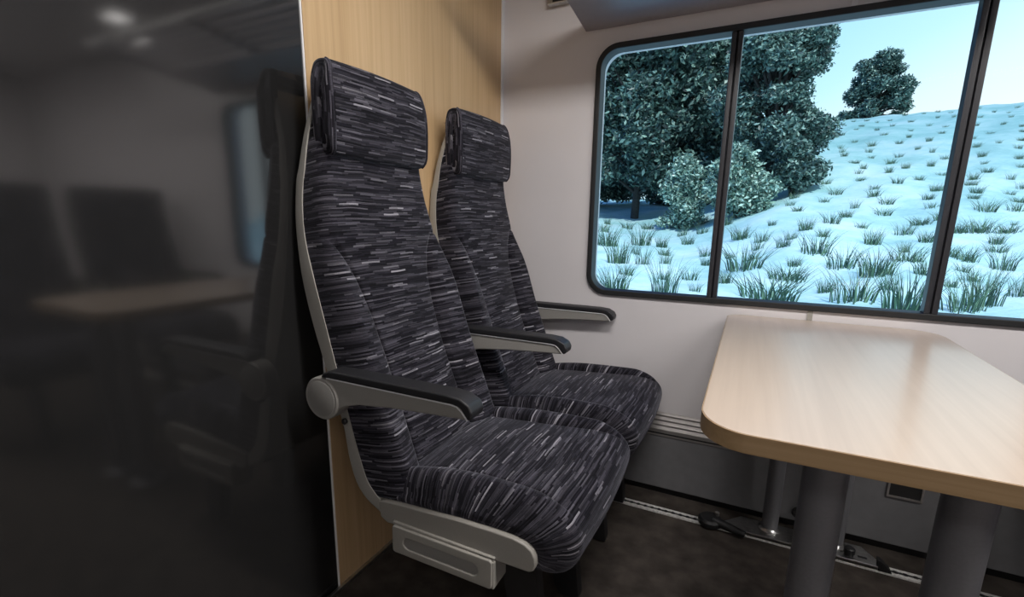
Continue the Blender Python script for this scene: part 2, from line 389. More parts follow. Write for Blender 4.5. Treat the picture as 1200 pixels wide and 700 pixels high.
for x, y, r in ((.163, .99, .0355), (.359, .985, .0355), (.162, 1.832, .026), (.358, 1.842, .026)):
    lx, ly = loc_t((x, y)); z0 = .0 if y < 1.5 else .014
    lg = MB().lathe([(r, z0), (r, TZ-.031)], (lx, ly, 0), 'z', 40).build('leg', M['leg'], t)
    if y > 1.5:
        MB().lathe([(r+.010, .013), (r+.010, .018), (r+.004, .022), (r+.001, .026)], (lx, ly, 0), 'z', 32).build('foot_flange', M['steel'], lg)
    else:
        MB().lathe([(r+.03, .0), (r+.03, .008), (r+.012, .012), (r+.004, .02)], (lx, ly, 0), 'z', 40).build('foot_flange', M['leg'], lg)
m = MB(); m.box((-.13, -.42, TZ-.046), (.145, .49, TZ-.034)); m.build('underframe', M['leg'], t, bevel=.002)
m = MB(); m.box((.12, -.3, TZ-.045), (.2, .0, TZ-.034)); m.build('fixing_bracket', M['grille'], t, bevel=.002)
# foot plate the rear legs stand on, with lever, knobs and end clip
pl = MB(); pl.prism([loc_t(p) for p in ((.015, 1.765), (.475, 1.765), (.475, 1.812), (.44, 1.872), (.07, 1.872), (.015, 1.81))], 2, .0065, .014); pl.box((.02-.25, 1.765-1.37, .0065), (.47-.25, 1.769-1.37, .020))
plate = pl.build('foot_plate', M['steel'], t, bevel=.002)
lv = MB(); lv.lathe([(.034, .006), (.042, .012), (.042, .026), (.034, .034), (.02, .036)], (-.03-.25, 1.778-1.37, 0), 'z', 28); lv.tube([(-.02-.25, 1.77-1.37, .028), (.03-.25, 1.755-1.37, .026), (.085-.25, 1.742-1.37, .020)], [.017, .015, .012], 12)
lv.build('locking_lever', M['black'], plate)
MB().lathe([(.013, .0), (.013, .010), (.016, .011), (.016, .026), (.012, .03)], (.395-.25, 1.80-1.37, .012), 'z', 20).build('clamp_knob', M['black'], plate)
MB().lathe([(.008, .0), (.008, .016), (.005, .018)], (-.01-.25, 1.80-1.37, .03), 'z', 12).build('lever_bolt', M['steel'], plate)
m = MB(); m.prism([(.468-.25, .006), (.505-.25, .006), (.50-.25, .016), (.472-.25, .042), (.464-.25, .042)], 1, 1.764-1.37, 1.79-1.37); m.build('end_clip', M['black'], plate, bevel=.002)
m = MB(); m.box((.42-.25, 1.80-1.37, .0138), (.445-.25, 1.81-1.37, .0146)); m.build('plate_slot', M['black'], plate, smooth=False)

# ------------------------------------------------------------------ train seat
def pad(outer, core, yn, yf, r, nv=70, nc=40, na=6, ns=6, bulge=None, swap=False, puff=0):
    """Upholstered pad: outer/core are matching (x,z) profile lists, yn/yf side positions per profile step."""
    O = cr(outer, nv); K = cr(core, nv)
    mb = MB(); uvs = []; rows = []
    arc = [0]
    for i in range(1, nv): arc.append(arc[-1]+math.hypot(O[i][0]-O[i-1][0], O[i][1]-O[i-1][1]))
    for i in range(nv):
        ox, oz = O[i]; kx, kz = K[i]; D = math.hypot(ox-kx, oz-kz) or 1e-4; dx, dz = (ox-kx)/D, (oz-kz)/D
        a, b = yn(i/(nv-1), oz), yf(i/(nv-1), oz); rr = min(r, D*.9)
        sec = []
        for k in range(ns): q = k/ns; sec.append((a-puff*math.sin(PI*min(1, q*1.0))*.5, D+(rr-D)*q))
        for k in range(na): th = PI/2*k/na; sec.append((a+rr*(1-math.cos(th)), rr*(1-math.sin(th))))
        for k in range(nc+1): sec.append((a+rr+(b-a-2*rr)*k/nc, 0))
        for k in range(1, na+1): th = PI/2*k/na; sec.append((b-rr*(1-math.cos(th)), rr*(1-math.sin(th)) if False else rr*(1-math.cos(PI/2-th))))
        for k in range(1, ns+1): q = k/ns; sec.append((b+puff*math.sin(PI*q)*.5, rr+(D-rr)*q))
        # far arc: y from b-rr to b, depth 0 to rr
        m0 = ns+na+nc
        for k in range(1, na+1):
            th = PI/2*k/na; sec[m0+k] = (b-rr+rr*math.sin(th), rr*(1-math.cos(th)))
        u = 0; row = []; py = None
        for (y, dep) in sec:
            bl = bulge(y, i/(nv-1), ox, oz, a, b)*max(0, 1-dep/max(rr, 1e-4)) if bulge else 0
            p = (ox-dx*(dep-bl), y, oz-dz*(dep-bl))
            if py is not None: u += math.hypot(y-py[0], dep-py[1])
            py = (y, dep)
            row.append(len(mb.v)); mb.v.append(p); uvs.append((u, arc[i]))
        rows.append(row)
    for i in range(nv-1):
        for k in range(len(rows[0])-1):
            mb.f.append((rows[i][k], rows[i][k+1], rows[i+1][k+1], rows[i+1][k])); mb.m.append(0)
    for row in (rows[0], rows[-1]):
        mb.f.append(tuple(row)); mb.m.append(0)
    mb.uv = uvs
    return mb

OUT = [(.067,.049,1.406),(.045,.045,1.357),(.022,.037,1.281),(.010,.027,1.213),(.005,.024,1.193),(.003,.018,1.142),(.004,.013,1.098),(.009,.009,1.033),(.022,.005,.946),(.048,.005,.836),(.083,.005,.727),(.128,.005,.592),(.144,.005,.501),(.163,.005,.438),(.192,.005,.401),(.229,.005,.379),(.264,.005,.362)]
INN = [(.088,.049,1.412),(.064,.045,1.355),(.043,.038,1.284),(.037,.027,1.212),(.033,.023,1.184),(.032,.018,1.141),(.036,.012,1.087),(.046,.009,1.026),(.068,.005,.951),(.100,.005,.830),(.125,.005,.733),(.160,.005,.599),(.175,.005,.545),(.196,.005,.478),(.212,.005,.445),(.241,.005,.416),(.262,.005,.405)]
def far_y(z): return lerp(z, [.6, .95, 1.0, 1.08, 1.15, 1.24, 1.42], [.505, .497, .485, .455, .435, .418, .408])
def near_y(z): return lerp(z, [.95, 1.1, 1.2, 1.3, 1.42], [.005, .013, .025, .04, .05])
def xin(z): 
    zs = [p[2] for p in INN][::-1]; xs = [p[0] for p in INN][::-1]; return lerp(z, zs, xs)
def seam_n(z): return lerp(z, [.45, .6, .75, .86, .95, 1.0, 1.05, 1.08], [.105, .112, .114, .102, .080, .057, .025, -.02])
def seam_f(z): return lerp(z, [.45, .6, .75, .86, .95, 1.0, 1.045, 1.08], [.385, .378, .376, .380, .388, .402, .43, .50])

def arm(parent, yo, flip=1):
    # flip -1: the pivot cap faces the far side
    a = MB()
    hub = (.120, yo, .673)
    body = [(.142,.727),(.493,.727),(.508,.722),(.520,.708),(.527,.699),(.50,.6975),(.42,.693),(.33,.687),(.234,.676),(.19,.664),(.165,.650),(.10,.700)]
    a.prism(body, 1, yo+.004, yo+.046)
    o = a.build('armrest', M['arm'], parent, bevel=.004, seg=3)
    h = MB().lathe([(.040, .048), (.0525, .044), (.0535, .03), (.0535, .004), (.0505, 0)], hub, 'y', 48); h.build('pivot_housing', M['arm'], o)
    cpm = MB()
    y = -.0012
    cpm.lathe([(.044, y+.004), (.044, y), (.042, y-.0008)], hub, 'y', 48); cpm.build('pivot_cap', M['hubface'], o)
    pdp = [(.122,.7265),(.130,.738),(.150,.746),(.185,.7475),(.475,.7475),(.510,.744),(.532,.733),(.540,.718),(.537,.704),(.529,.6995),(.523,.709),(.511,.724),(.494,.7285),(.145,.7285)]
    pm = MB(); pm.prism(pdp, 1, yo-.001, yo+.051)
    pm.build('arm_pad', M['black_pad'], o, bevel=.005, seg=3)
    for yy in (yo+.0025, yo+.0475):
        MB().tube([(.140, yy, .7268), (.30, yy, .7268), (.488, yy, .7266), (.502, yy, .7245), (.513, yy, .7165), (.521, yy, .7065), (.527, yy, .6995)], .0016, 8).build('pad_edge_highlight', M['whitetrim'], o)  # pale line painting the highlight along the edge under the pad
    return o

def make_seat(far_arm=False, low=False, label='', group=None):
    s = thing('train_seat', label, 'seat', (XB, .83, 0), 0, group)
    # ---- shell: two side flanges + curved back, one loft
    N = 44
    O = cr(OUT, N); I = cr(INN, N)
    m = MB(); th = .012
    if low:
        O = [p for p in O if p[2] < 1.2]; I = I[len(I)-len(O):]; N = len(O)
    secs = []
    for (ox, yn, oz), (ix, yi, iz) in zip(O, I):
        yf = (far_y(oz)+.006) if not low else .51
        if low: yn = yi = .0
        yn -= .002; 
        L = math.hypot(ix-ox, iz-oz) or 1e-4; ux, uz = (ix-ox)/L, (iz-oz)/L; r = min(.012, L*.5)
        sec = [(ix, yn, iz), (ox+ux*r, yn, oz+uz*r), (ox+ux*r*.3, yn+r*.3, oz+uz*r*.3), (ox, yn+r, oz), (ox, yf-r, oz), (ox+ux*r*.3, yf-r*.3, oz+uz*r*.3), (ox+ux*r, yf, oz+uz*r), (ix, yf, iz),
               (ix, yf-th, iz), (ox+ux*(th+.002), yf-th-.004, oz+uz*(th+.002)), (ox+ux*(th+.002), yn+th+.004, oz+uz*(th+.002)), (ix, yn+th, iz)]
        secs.append(sec)
    n = 12
    vs = [p for sec in secs for p in sec]
    fs = [(i*n+k, i*n+(k+1) % n, (i+1)*n+(k+1) % n, (i+1)*n+k) for i in range(N-1) for k in range(n)]+[tuple(range(n)), tuple((N-1)*n+k for k in range(n))]
    m.add(vs, fs); m.build('seat_shell', M['shell'], s, angle=.7)
    # ---- backrest cushion
    zs = [.43,.5,.6,.7,.8,.9,1.0,1.1,1.2,1.3,1.40]
    xf = [.305,.278,.240,.203,.170,.142,.122,.106,.094,.092,.098]
    if low: zs = zs[:9]+[1.26]; xf = xf[:9]+[.09]
    outer = list(zip(xf, zs)); core = [(xin(z)-.004, z-.012) for z in zs]
    def bl(y, v, x, z, a, b):
        s1, s2 = seam_n(z), seam_f(z)
        amp = .030*(1-smooth(.86, 1.06, z))+.004
        o = 0
        if y < s1: t = (y-a)/max(s1-a, 1e-3); o += amp*math.sin(PI*min(1, max(0, t*.5+.42)))**.8*(1-smooth(.75, 1.0, t)*.55)
        elif y > s2: t = (b-y)/max(b-s2, 1e-3); o += amp*math.sin(PI*min(1, max(0, t*.5+.42)))**.8*(1-smooth(.75, 1.0, t)*.55)
        else:
            t = (y-s1)/(s2-s1); o += .010*math.sin(PI*t)
        if z < 1.09:
            g = max(math.exp(-((y-s1)/.005)**2), math.exp(-((y-s2)/.005)**2)); o -= .016*g
        return o
    if low: yn_, yf_ = (lambda v, z: .005), (lambda v, z: .505)
    else: yn_, yf_ = (lambda v, z: near_y(z)), (lambda v, z: far_y(z))
    mb = pad(outer, core, yn_, yf_, .028, nv=120, nc=170, bulge=bl)
    bk = mb.build('backrest', M['fabric'], s, angle=3)
    # ---- headrest
    if not low:
        ho = [(.070,1.245),(.100,1.2435),(.1135,1.252),(.1185,1.275),(.121,1.34),(.117,1.405),(.111,1.438),(.100,1.4535),(.082,1.457),(.066,1.452)]
        hc = [(.066,1.262),(.078,1.265),(.082,1.270),(.084,1.285),(.085,1.34),(.083,1.40),(.08,1.428),(.074,1.437),(.068,1.440),(.064,1.44)]
        def hb(y, v, x, z, a, b):
            t = (y-a)/(b-a); return .006*math.sin(PI*max(0, min(1, t)))
        hyn = lambda v, z: .043+.012*smooth(1.40, 1.47, z)+.006*(1-smooth(1.235, 1.27, z))
        hyf = lambda v, z: .413-.018*smooth(1.38, 1.47, z)-.010*(1-smooth(1.235, 1.275, z))
        hd = pad(ho, hc, hyn, hyf, .014, nv=60, nc=40, bulge=hb).build('headrest', M['fabric'], s, angle=3)
        # side gussets with vertical stripe and two lines of piping
        for side in (0, 1):
            yy = (lambda z: hyn(0, z)-.003) if side == 0 else (lambda z: hyf(0, z)+.003)
            path_o = cr(ho, 50); gp = cr(ho+[(.060,1.438),(.058,1.40),(.058,1.30),(.061,1.255),(.070,1.245)], 64); cx, cz = .090, 1.35; NG = 64
            gm = MB(); uvs = []
            loops = []
            for q, dy in ((1.0, .012), (.985, .002), (.93, -.004), (.75, -.006), (.5, -.006), (.2, -.006)):
                lp = []
                for (x, z) in gp:
                    y = yy(z)+(dy if side == 0 else -dy)+(.003 if side == 0 else -.003)
                    lp.append((cx+(x-cx)*q, y, cz+(z-cz)*(1-(1-q)*.35)))
                loops.append(lp)
            arc = 0
            for i in range(NG):
                if i: arc += math.dist(gp[i], gp[i-1])
                for j, lp in enumerate(loops): gm.v.append(lp[i]); uvs.append((arc, .02+.006*j+side*.4))
            for i in range(NG-1):
                for j in range(5): gm.f.append((i*6+j, i*6+j+1, (i+1)*6+j+1, (i+1)*6+j)); gm.m.append(0)
            gm.f.append(tuple(i*6+5 for i in range(NG))); gm.m.append(0)
            gm.uv = uvs; gm.build('headrest_gusset', M['fabric'], hd, angle=3)
            pts = [(x*.985+.0015, yy(z)+(.006 if side == 0 else -.006), 1.35+(z-1.35)*.995) for x, z in path_o[7:-9]]
            for e in (0, 1):
                pp = [(p[0]-e*.016*smooth(.07, .11, p[0]), p[1]-(.004*e if side == 0 else -.004*e), 1.35+(p[2]-1.35)*(1-e*.07)) for p in pts]
                tm = MB().tube(pp, .0028, 7); tm.uv = [(p[2]*.3, .01) for p in tm.v]; tm.build('piping', M['fabric'], hd)
    # ---- seat cushion
    so = [(.235,.455),(.30,.478),(.40,.495),(.50,.503),(.60,.508),(.66,.508),(.71,.497),(.742,.470),(.752,.435),(.745,.395),(.722,.362),(.69,.346),(.66,.347)]
    sc = [(.235,.415),(.30,.418),(.40,.424),(.48,.428),(.55,.430),(.60,.428),(.635,.423),(.65,.415),(.655,.405),(.655,.395),(.652,.385),(.645,.375),(.64,.365)]
    def sn(x): return lerp(x, [.25, .40, .5, .6, .65, .70, .74], [.060, .088, .090, .082, .074, .064, .055])
    def sb(y, v, x, z, a, b):
        s1 = sn(x); s2 = (a+b)-s1; o = 0; up = v < .62
        fade = 1-smooth(.34, .56, v)
        if y < s1: t = (y-a)/max(s1-a, 1e-3); o += .022*fade*math.sin(PI*min(1, max(0, t)))**.6*(1-.2*t)
        elif y > s2: t = (b-y)/max(b-s2, 1e-3); o += .022*fade*math.sin(PI*min(1, max(0, t)))**.6*(1-.2*t)
        else: t = (y-s1)/(s2-s1); o += .010*math.sin(PI*t)*(1-smooth(.5, 1, v)*.5)
        if up: o -= .013*fade*max(math.exp(-((y-s1)/.006)**2), math.exp(-((y-s2)/.006)**2))
        return o
    cyn = lambda v, z: .012+.012*smooth(.55, .95, v)
    cyf = lambda v, z: .520-.012*smooth(.55, .95, v)
    cu = pad(so, sc, cyn, cyf, .034, nv=120, nc=170, bulge=sb, puff=.012).build('seat_cushion', M['fabric'], s, angle=3)
    # ---- side skirts, pan, electrics box, legs
    sk = [(.244,.413),(.262,.4185),(.30,.422),(.364,.426),(.475,.434),(.571,.436),(.612,.435),(.640,.430),(.658,.419),(.666,.403),(.667,.385),(.662,.372),(.652,.366),(.44,.364),(.27,.3615),(.250,.372)]
    for y0, y1 in ((-.004, .014), (.517, .534)):
        m = MB().prism(sk, 1, y0, y1); m.build('side_skirt', M['skirt'], s, bevel=.004, seg=3)
    m = MB(); m.prism([(.24,.39),(.64,.40),(.66,.385),(.655,.372),(.26,.366)], 1, .016, .515); m.build('seat_pan', M['black'], s, smooth=False)
    bxm = MB(); y0, y1 = -.016, .050
    bxm.box((.294, y0+.004, .298), (.573, y1, .366))
    bxm.prism([(.294,.366),(.573,.372),(.573,.376),(.294,.378)], 1, y0+.006, y1)
    bx = bxm.build('under_seat_box', M['shell_shaded'], s, bevel=.006, seg=3)
    fp = MB(); ring(fp, rrect(.330, .320, .535, .350, .0145), rrect(.2965, .3005, .5705, .372, .008), y0-.002, y0+.006); fp.build('box_face', M['shell_shaded'], bx, bevel=.003, seg=3)
    MB().prism(rrect(.329, .319, .536, .351, .015), 1, y0+.002, y0+.006).build('grip_recess', M['hubface'], bx, smooth=False)
    for yy in (.10, .38): MB().box((.30, yy, .325), (.62, yy+.04, .37)).build('seat_frame', M['black'], s, bevel=.003)
    for yy in (.12, .385):
        m = MB(); m.prism([(.52,.34),(.62,.34),(.655,.02),(.655,.0065),(.60,.0065),(.58,.03)], 1, yy-.02, yy+.02); m.build('leg', M['black'], s, bevel=.003)
    MB().lathe([(.007, 0), (.008, -.006), (.005, -.009)], (.148, .0, .604), 'y', 16).build('shell_bolt', M['black'], s)
    arm(s, -.047)
    if far_arm: arm(s, .512)
    return s

G = 'grey moquette seats beside the window'
seat1 = make_seat(False, False, 'striped grey moquette train seat nearest the black panel, with round armrest pivot showing', G)
seat2 = make_seat(True, False, 'striped grey moquette train seat beside the white window wall, behind the front seat', G)
seat2.location = (XB, 1.39, 0)
G2 = 'facing seats mirrored in the black panel'
o1 = make_seat(False, True, 'dark low-backed facing seat by the window wall, right one mirrored in black panel', G2)
o1.location = (1.5, 1.895, 0); o1.rotation_euler = (0, 0, PI)
o2 = make_seat(True, True, 'dark low-backed facing seat on aisle side, leftmost one mirrored in black panel', G2)
o2.location = (1.5, 1.31, 0); o2.rotation_euler = (0, 0, PI)

# ------------------------------------------------------------------ luggage rack and ceiling lights
rk = thing('luggage_rack', 'grey overhead luggage rack on the wall above the window', 'rack', (.1, YW, 1.80))
RX0, RX1 = -.643-.1, .86-.1
def rz(y): return -y*.13          # y negative into the room
m = MB(); m.prism([(-.002, 0), (-.002, .012), (-.30, rz(-.30)+.012), (-.30, rz(-.30))], 0, RX0, RX1); m.build('wall_shelf', M['rack'], rk, bevel=.003)
for k in range(5):
    y = -.35-.055*k
    m = MB(); m.prism([(y, rz(y)), (y-.022, rz(y-.022)), (y-.022, rz(y-.022)+.012), (y, rz(y)+.012)], 0, RX0, RX1); m.build('slat', M['rack'], rk, bevel=.002)
m = MB().tube([(RX0, -.63, rz(-.63)), (RX1, -.63, rz(-.63))], .014, 16); m.build('front_tube', M['steel'], rk)
for x in (RX0, RX0+.75, RX1-.02):
    m = MB(); m.prism([(-.02, -.012+rz(-.02)+.02), (-.64, rz(-.64)-.010), (-.64, rz(-.64)+.02), (-.02, rz(-.02)+.03)], 0, x, x+.02); m.build('bracket', M['rack'], rk, bevel=.002)
m = MB(); m.box((-.893, -.035, .108), (-.80, -.001, .20)); m.build('end_bracket', M['steel'], rk, bevel=.004)
m = MB(); m.box((-.87, -.038, .112), (-.80, -.034, .19)); m.build('bracket_cover', M['black'], rk, bevel=.001)
for i, (x, y) in enumerate(((.05, .72), (1.15, .72), (2.25, .72), (1.15, 1.62), (1.42, 1.84), (-.2, -.9), (1.4, -.9))):  # the last two, over the aisle, are unseen fill lights added to the room
    big = i not in (3, 4)
    hx, hy = (.40, .11) if big else (.07, .05)
    c = thing('ceiling_and_fill_light', ['long ceiling light panel above the front seat', 'long ceiling light panel above the table end', 'long ceiling light panel beyond the facing seats', 'small square ceiling light over the luggage rack, left of two mirrored', 'small square ceiling light over the luggage rack, right of two mirrored', 'long added fill light panel over the aisle near the black panel', 'long added fill light panel over the aisle away from the black panel'][i], 'light', (x, y, ZC))
    f = MB(); f.box((-hx-.012, -hy-.012, -.014), (hx+.012, -hy, 0)); f.box((-hx-.012, hy, -.014), (hx+.012, hy+.012, 0)); f.box((-hx-.012, -hy, -.014), (-hx, hy, 0)); f.box((hx, -hy, -.014), (hx+.012, hy, 0)); f.build('frame', M['whitetrim'], c, smooth=False)
    MB().box((-hx, -hy, -.009), (hx, hy, -.001)).build('diffuser', M['light'] if big else M['dimlight'], c, smooth=False)

# ------------------------------------------------------------------ outdoors
def hgt(x, y):
    q = x/max(y, 1); wv = smooth(-.13, .10, q)
    amp = 4.0+(11.0+.35*smooth(.12, .33, q)-4.0)*wv
    h = -.5+amp*smooth(8, 62, y)
    h += .10*math.sin(x*.9+y*.35)*smooth(6, 12, y)+.06*math.sin(x*2.1-y*.8)
    return h
tm = MB(); nx, ny = 120, 110
gv = []
for j in range(ny):
    y = 2.6+(92-2.6)*(j/(ny-1))**1.8
    for i in range(nx):
        q = -1+2*i/(nx-1); x = q*(8+y*.85)
        gv.append((x, y, hgt(x, y)))
tm.add(gv, [(j*nx+i, j*nx+i+1, (j+1)*nx+i+1, (j+1)*nx+i) for j in range(ny-1) for i in range(nx-1)])
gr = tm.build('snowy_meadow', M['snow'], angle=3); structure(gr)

def leaves(blobs, n, size, rnd, droop=0, thin=.45):
    mb = MB(); tot = sum(b[3]*b[4]*b[5] for b in blobs); vs = []; fs = []
    for b in blobs:
        k = int(n*b[3]*b[4]*b[5]/tot)
        for _ in range(k):
            while True:
                d = Vector((rnd.gauss(0,1), rnd.gauss(0,1), rnd.gauss(0,1)))
                if d.length > .01: break
            d.normalize(); r = (rnd.random()**.35)*(1+.12*rnd.gauss(0, 1))
            c = Vector((b[0]+d.x*b[3]*r, b[1]+d.y*b[4]*r, b[2]+d.z*b[5]*r))
            a = Vector((rnd.gauss(0,1), rnd.gauss(0,1), rnd.gauss(0,.8)-droop)).normalized()
            u = a.cross(Vector((rnd.gauss(0,1), rnd.gauss(0,1), rnd.gauss(0,1)))).normalized()
            s = size*(.6+.8*rnd.random()); w_ = s*thin; o = len(vs)
            vs += [c-a*s*.5, c+u*w_*.5, c+a*s*.5, c-u*w_*.5]; fs.append((o, o+1, o+2, o+3))
    mb.add(vs, fs); return mb
def tree(name, label, cat, x, y, blobs, n, size, mat, trunk_r, seed, droop=0, group=None, thin=.45):
    z = hgt(x, y); rnd = random.Random(seed)
    tr = thing(name, label, cat, (x, y, z-.05), 0, group)
    tm_ = MB(); hz = max(b[2]+b[5]*.5 for b in blobs)
    if trunk_r > 0:
        tm_.tube([(0,0,0), (.1,0,hz*.3), (-.05,.1,hz*.65), (0,0,hz)], [trunk_r, trunk_r*.8, trunk_r*.5, trunk_r*.15], 10)
    for b in blobs:
        h0 = min(b[2]*.55, hz*.6)
        tm_.tube([(0,0,h0), (b[0]*.5, b[1]*.5, (h0+b[2])/2+.1), (b[0], b[1], b[2])], [max(trunk_r*.45, .03), max(trunk_r*.3, .02), .015], 7)
    tm_.build('trunk', M['bark'], tr)
    leaves(blobs, n, size, rnd, droop, thin).build('foliage', M[mat], tr, smooth=False)
    return tr
def blobcloud(rnd, n, rx, ry, z0, z1, r0, r1, taper=.5):
    o = []
    for k in range(n):
        t = rnd.random(); z = z0+(z1-z0)*t; f = (1-taper*t)*math.sqrt(1-(2*abs(t-.4)/1.3)**2)
        a = rnd.random()*2*PI; q = math.sqrt(rnd.random())
        r = r0+(r1-r0)*rnd.random()
        o.append((rx*f*q*math.cos(a), ry*f*q*math.sin(a), z, r, r, r*.75))
    return o
rr = random.Random(3)
GT = 'trees beyond the window'
tree('dense_tree', 'huge dark dense tree filling the upper left window pane', 'tree', -7.0, 33, blobcloud(rr, 60, 3.6, 3.0, 2.7, 14, 1.0, 1.8, .05), 56000, .36, 'leaf_dark', .26, 11, group=GT)
tree('dense_tree', 'dark leafy tree behind the left window divider', 'tree', -2.9, 37, blobcloud(rr, 50, 2.6, 2.5, 2.2, 15, .9, 1.6, .1), 42000, .34, 'leaf_dark', .24, 12, group=GT)
tree('dense_tree', 'broad bushy teal tree left of centre in the middle pane, reaching the window top', 'tree', .45, 29, blobcloud(rr, 130, 2.7, 2.3, 1.7, 9.9, .45, .95, .26), 85000, .21, 'leaf_mid', .26, 13, group=GT)
tree('dense_tree', 'small lone tree standing on the hill skyline in the middle pane', 'tree', 8.5, 56, blobcloud(rr, 90, 2.8, 2.4, -.2, 5.0, .4, .85, .38), 30000, .26, 'leaf_mid', .2, 14, group=GT)
tree('dense_tree', 'shadowy tree at the far left edge of the left pane', 'tree', -12.5, 39, blobcloud(rr, 54, 3.6, 3.0, 2.8, 15, 1.0, 1.8, .1), 34000, .38, 'leaf_dark', .3, 15, group=GT)
GB = 'bushes beyond the window'
tree('thicket', 'dark low thicket behind the trees at the left edge of the left pane', 'bush', -13.8, 44, blobcloud(rr, 40, 4.5, 1.5, .6, 5.0, .8, 1.5, .2), 16000, .36, 'leaf_dark', .1, 25, group=GB)
tree('thicket', 'dark low thicket behind the pale bushes near the left window divider', 'bush', -6.2, 42.5, blobcloud(rr, 44, 4.6, 1.2, .0, 5.0, .8, 1.5, .2), 18000, .36, 'leaf_dark', .1, 26, group=GB)
tree('leafy_bush', 'pale leafy bush in the left pane beside the divider', 'bush', -3.4, 27, blobcloud(rr, 34, 1.6, 1.1, .35, 3.3, .4, .75, .45), 14000, .20, 'leaf_pale', .06, 21, group=GB)
tree('leafy_bush', 'pale rounded bush in the middle pane just right of the divider', 'bush', -.75, 25.2, blobcloud(rr, 34, 1.5, 1.0, .35, 3.0, .4, .75, .45), 16000, .20, 'leaf_pale', .06, 22, group=GB)
tree('leafy_bush', 'darker spreading bush at the foot of the broad teal tree', 'bush', 1.35, 26.8, blobcloud(rr, 20, 1.0, .9, .4, 2.3, .4, .7, .4), 9000, .20, 'leaf_mid', .06, 23, group=GB)

tree('dense_tree', 'dark tree farthest left, mostly hidden behind the white wall left of the window', 'tree', -19.5, 36, blobcloud(rr, 54, 3.6, 3.0, 2.8, 13, 1.0, 1.8, .1), 26000, .38, 'leaf_dark', .3, 16, group=GT)
def tuft_mesh(seed, nb):
    rnd = random.Random(seed); mb = MB()
    for _ in range(nb):
        a = rnd.random()*2*PI; q = rnd.random()**.7*.32; bx, by = q*math.cos(a), q*math.sin(a)*.7
        L = .55+.5*rnd.random(); lean = .12+.5*rnd.random(); la = a+rnd.gauss(0, .6)
        dx, dy = math.cos(la)*lean*L, math.sin(la)*lean*L; w_ = .007+.006*rnd.random()
        ux, uy = 1, 0
        p = []
        for t in (0, .4, .75, 1):
            wx = w_*(1-t); c = (bx+dx*t*t, by+dy*t*t, L*(t-.12*t*t*lean)-.03)
            p += [(c[0]-wx, c[1], c[2]), (c[0]+wx, c[1], c[2])]
        mb.add(p, [(0,1,3,2), (2,3,5,4), (4,5,7,6)])
    return mb
protos = []
for k in range(4):
    me = tuft_mesh(50+k, (75, 58, 85, 50)[k]).build('grass_tuft', M['grass'], smooth=False); protos.append(me)
#@T0
LABS = [
'dark grass tuft along the bottom edge of the left window pane, leftmost',
'dark grass tuft along the bottom edge of the left window pane, second from left',
'dark grass tuft in the second row back in the left window pane, leftmost',
'dark grass tuft in the second row back in the left window pane, second from left',
'dark grass tuft further back in the left window pane, leftmost',
'dark grass tuft further back in the left window pane, second from left',
'dark grass tuft along the bottom edge of the middle window pane, leftmost',
'dark grass tuft along the bottom edge of the middle window pane, second from left',
'dark grass tuft along the bottom edge of the middle window pane, third from left',
'dark grass tuft in the second row back in the middle window pane, leftmost',
'dark grass tuft in the second row back in the middle window pane, second from left',
'dark grass tuft in the second row back in the middle window pane, third from left',
'dark grass tuft in the second row back in the middle window pane, fourth from left',
'dark grass tuft in the second row back in the middle window pane, fifth from left',
'dark grass tuft in the second row back in the middle window pane, sixth from left',
'dark grass tuft further back in the middle window pane, leftmost',
'dark grass tuft further back in the middle window pane, second from left',
'dark grass tuft along the bottom edge of the right window pane, leftmost',
'dark grass tuft along the bottom edge of the right window pane, second from left',
'dark grass tuft along the bottom edge of the right window pane, third from left',
'dark grass tuft in the second row back in the right window pane, leftmost',
'dark grass tuft in the second row back in the right window pane, second from left',
'only dark grass tuft further back in the right window pane',
'small grass tuft scattered on the flat snow seen through the left window pane',
'small grass tuft scattered on the flat snow seen through the middle window pane',
'small grass tuft scattered on the flat snow seen through the right window pane',
'tiny grass tuft high on the snowy hillside seen through the middle window pane',
'tiny grass tuft high on the snowy hillside seen through the right window pane']
GRPS = [
'dark grass tufts in the snow near the window',
'small grass tufts on the flat snow, left pane',
'small grass tufts on the flat snow, middle pane',
'small grass tufts on the flat snow, right pane',
'tiny grass tufts on the hillside, middle pane',
'tiny grass tufts on the hillside, right pane']
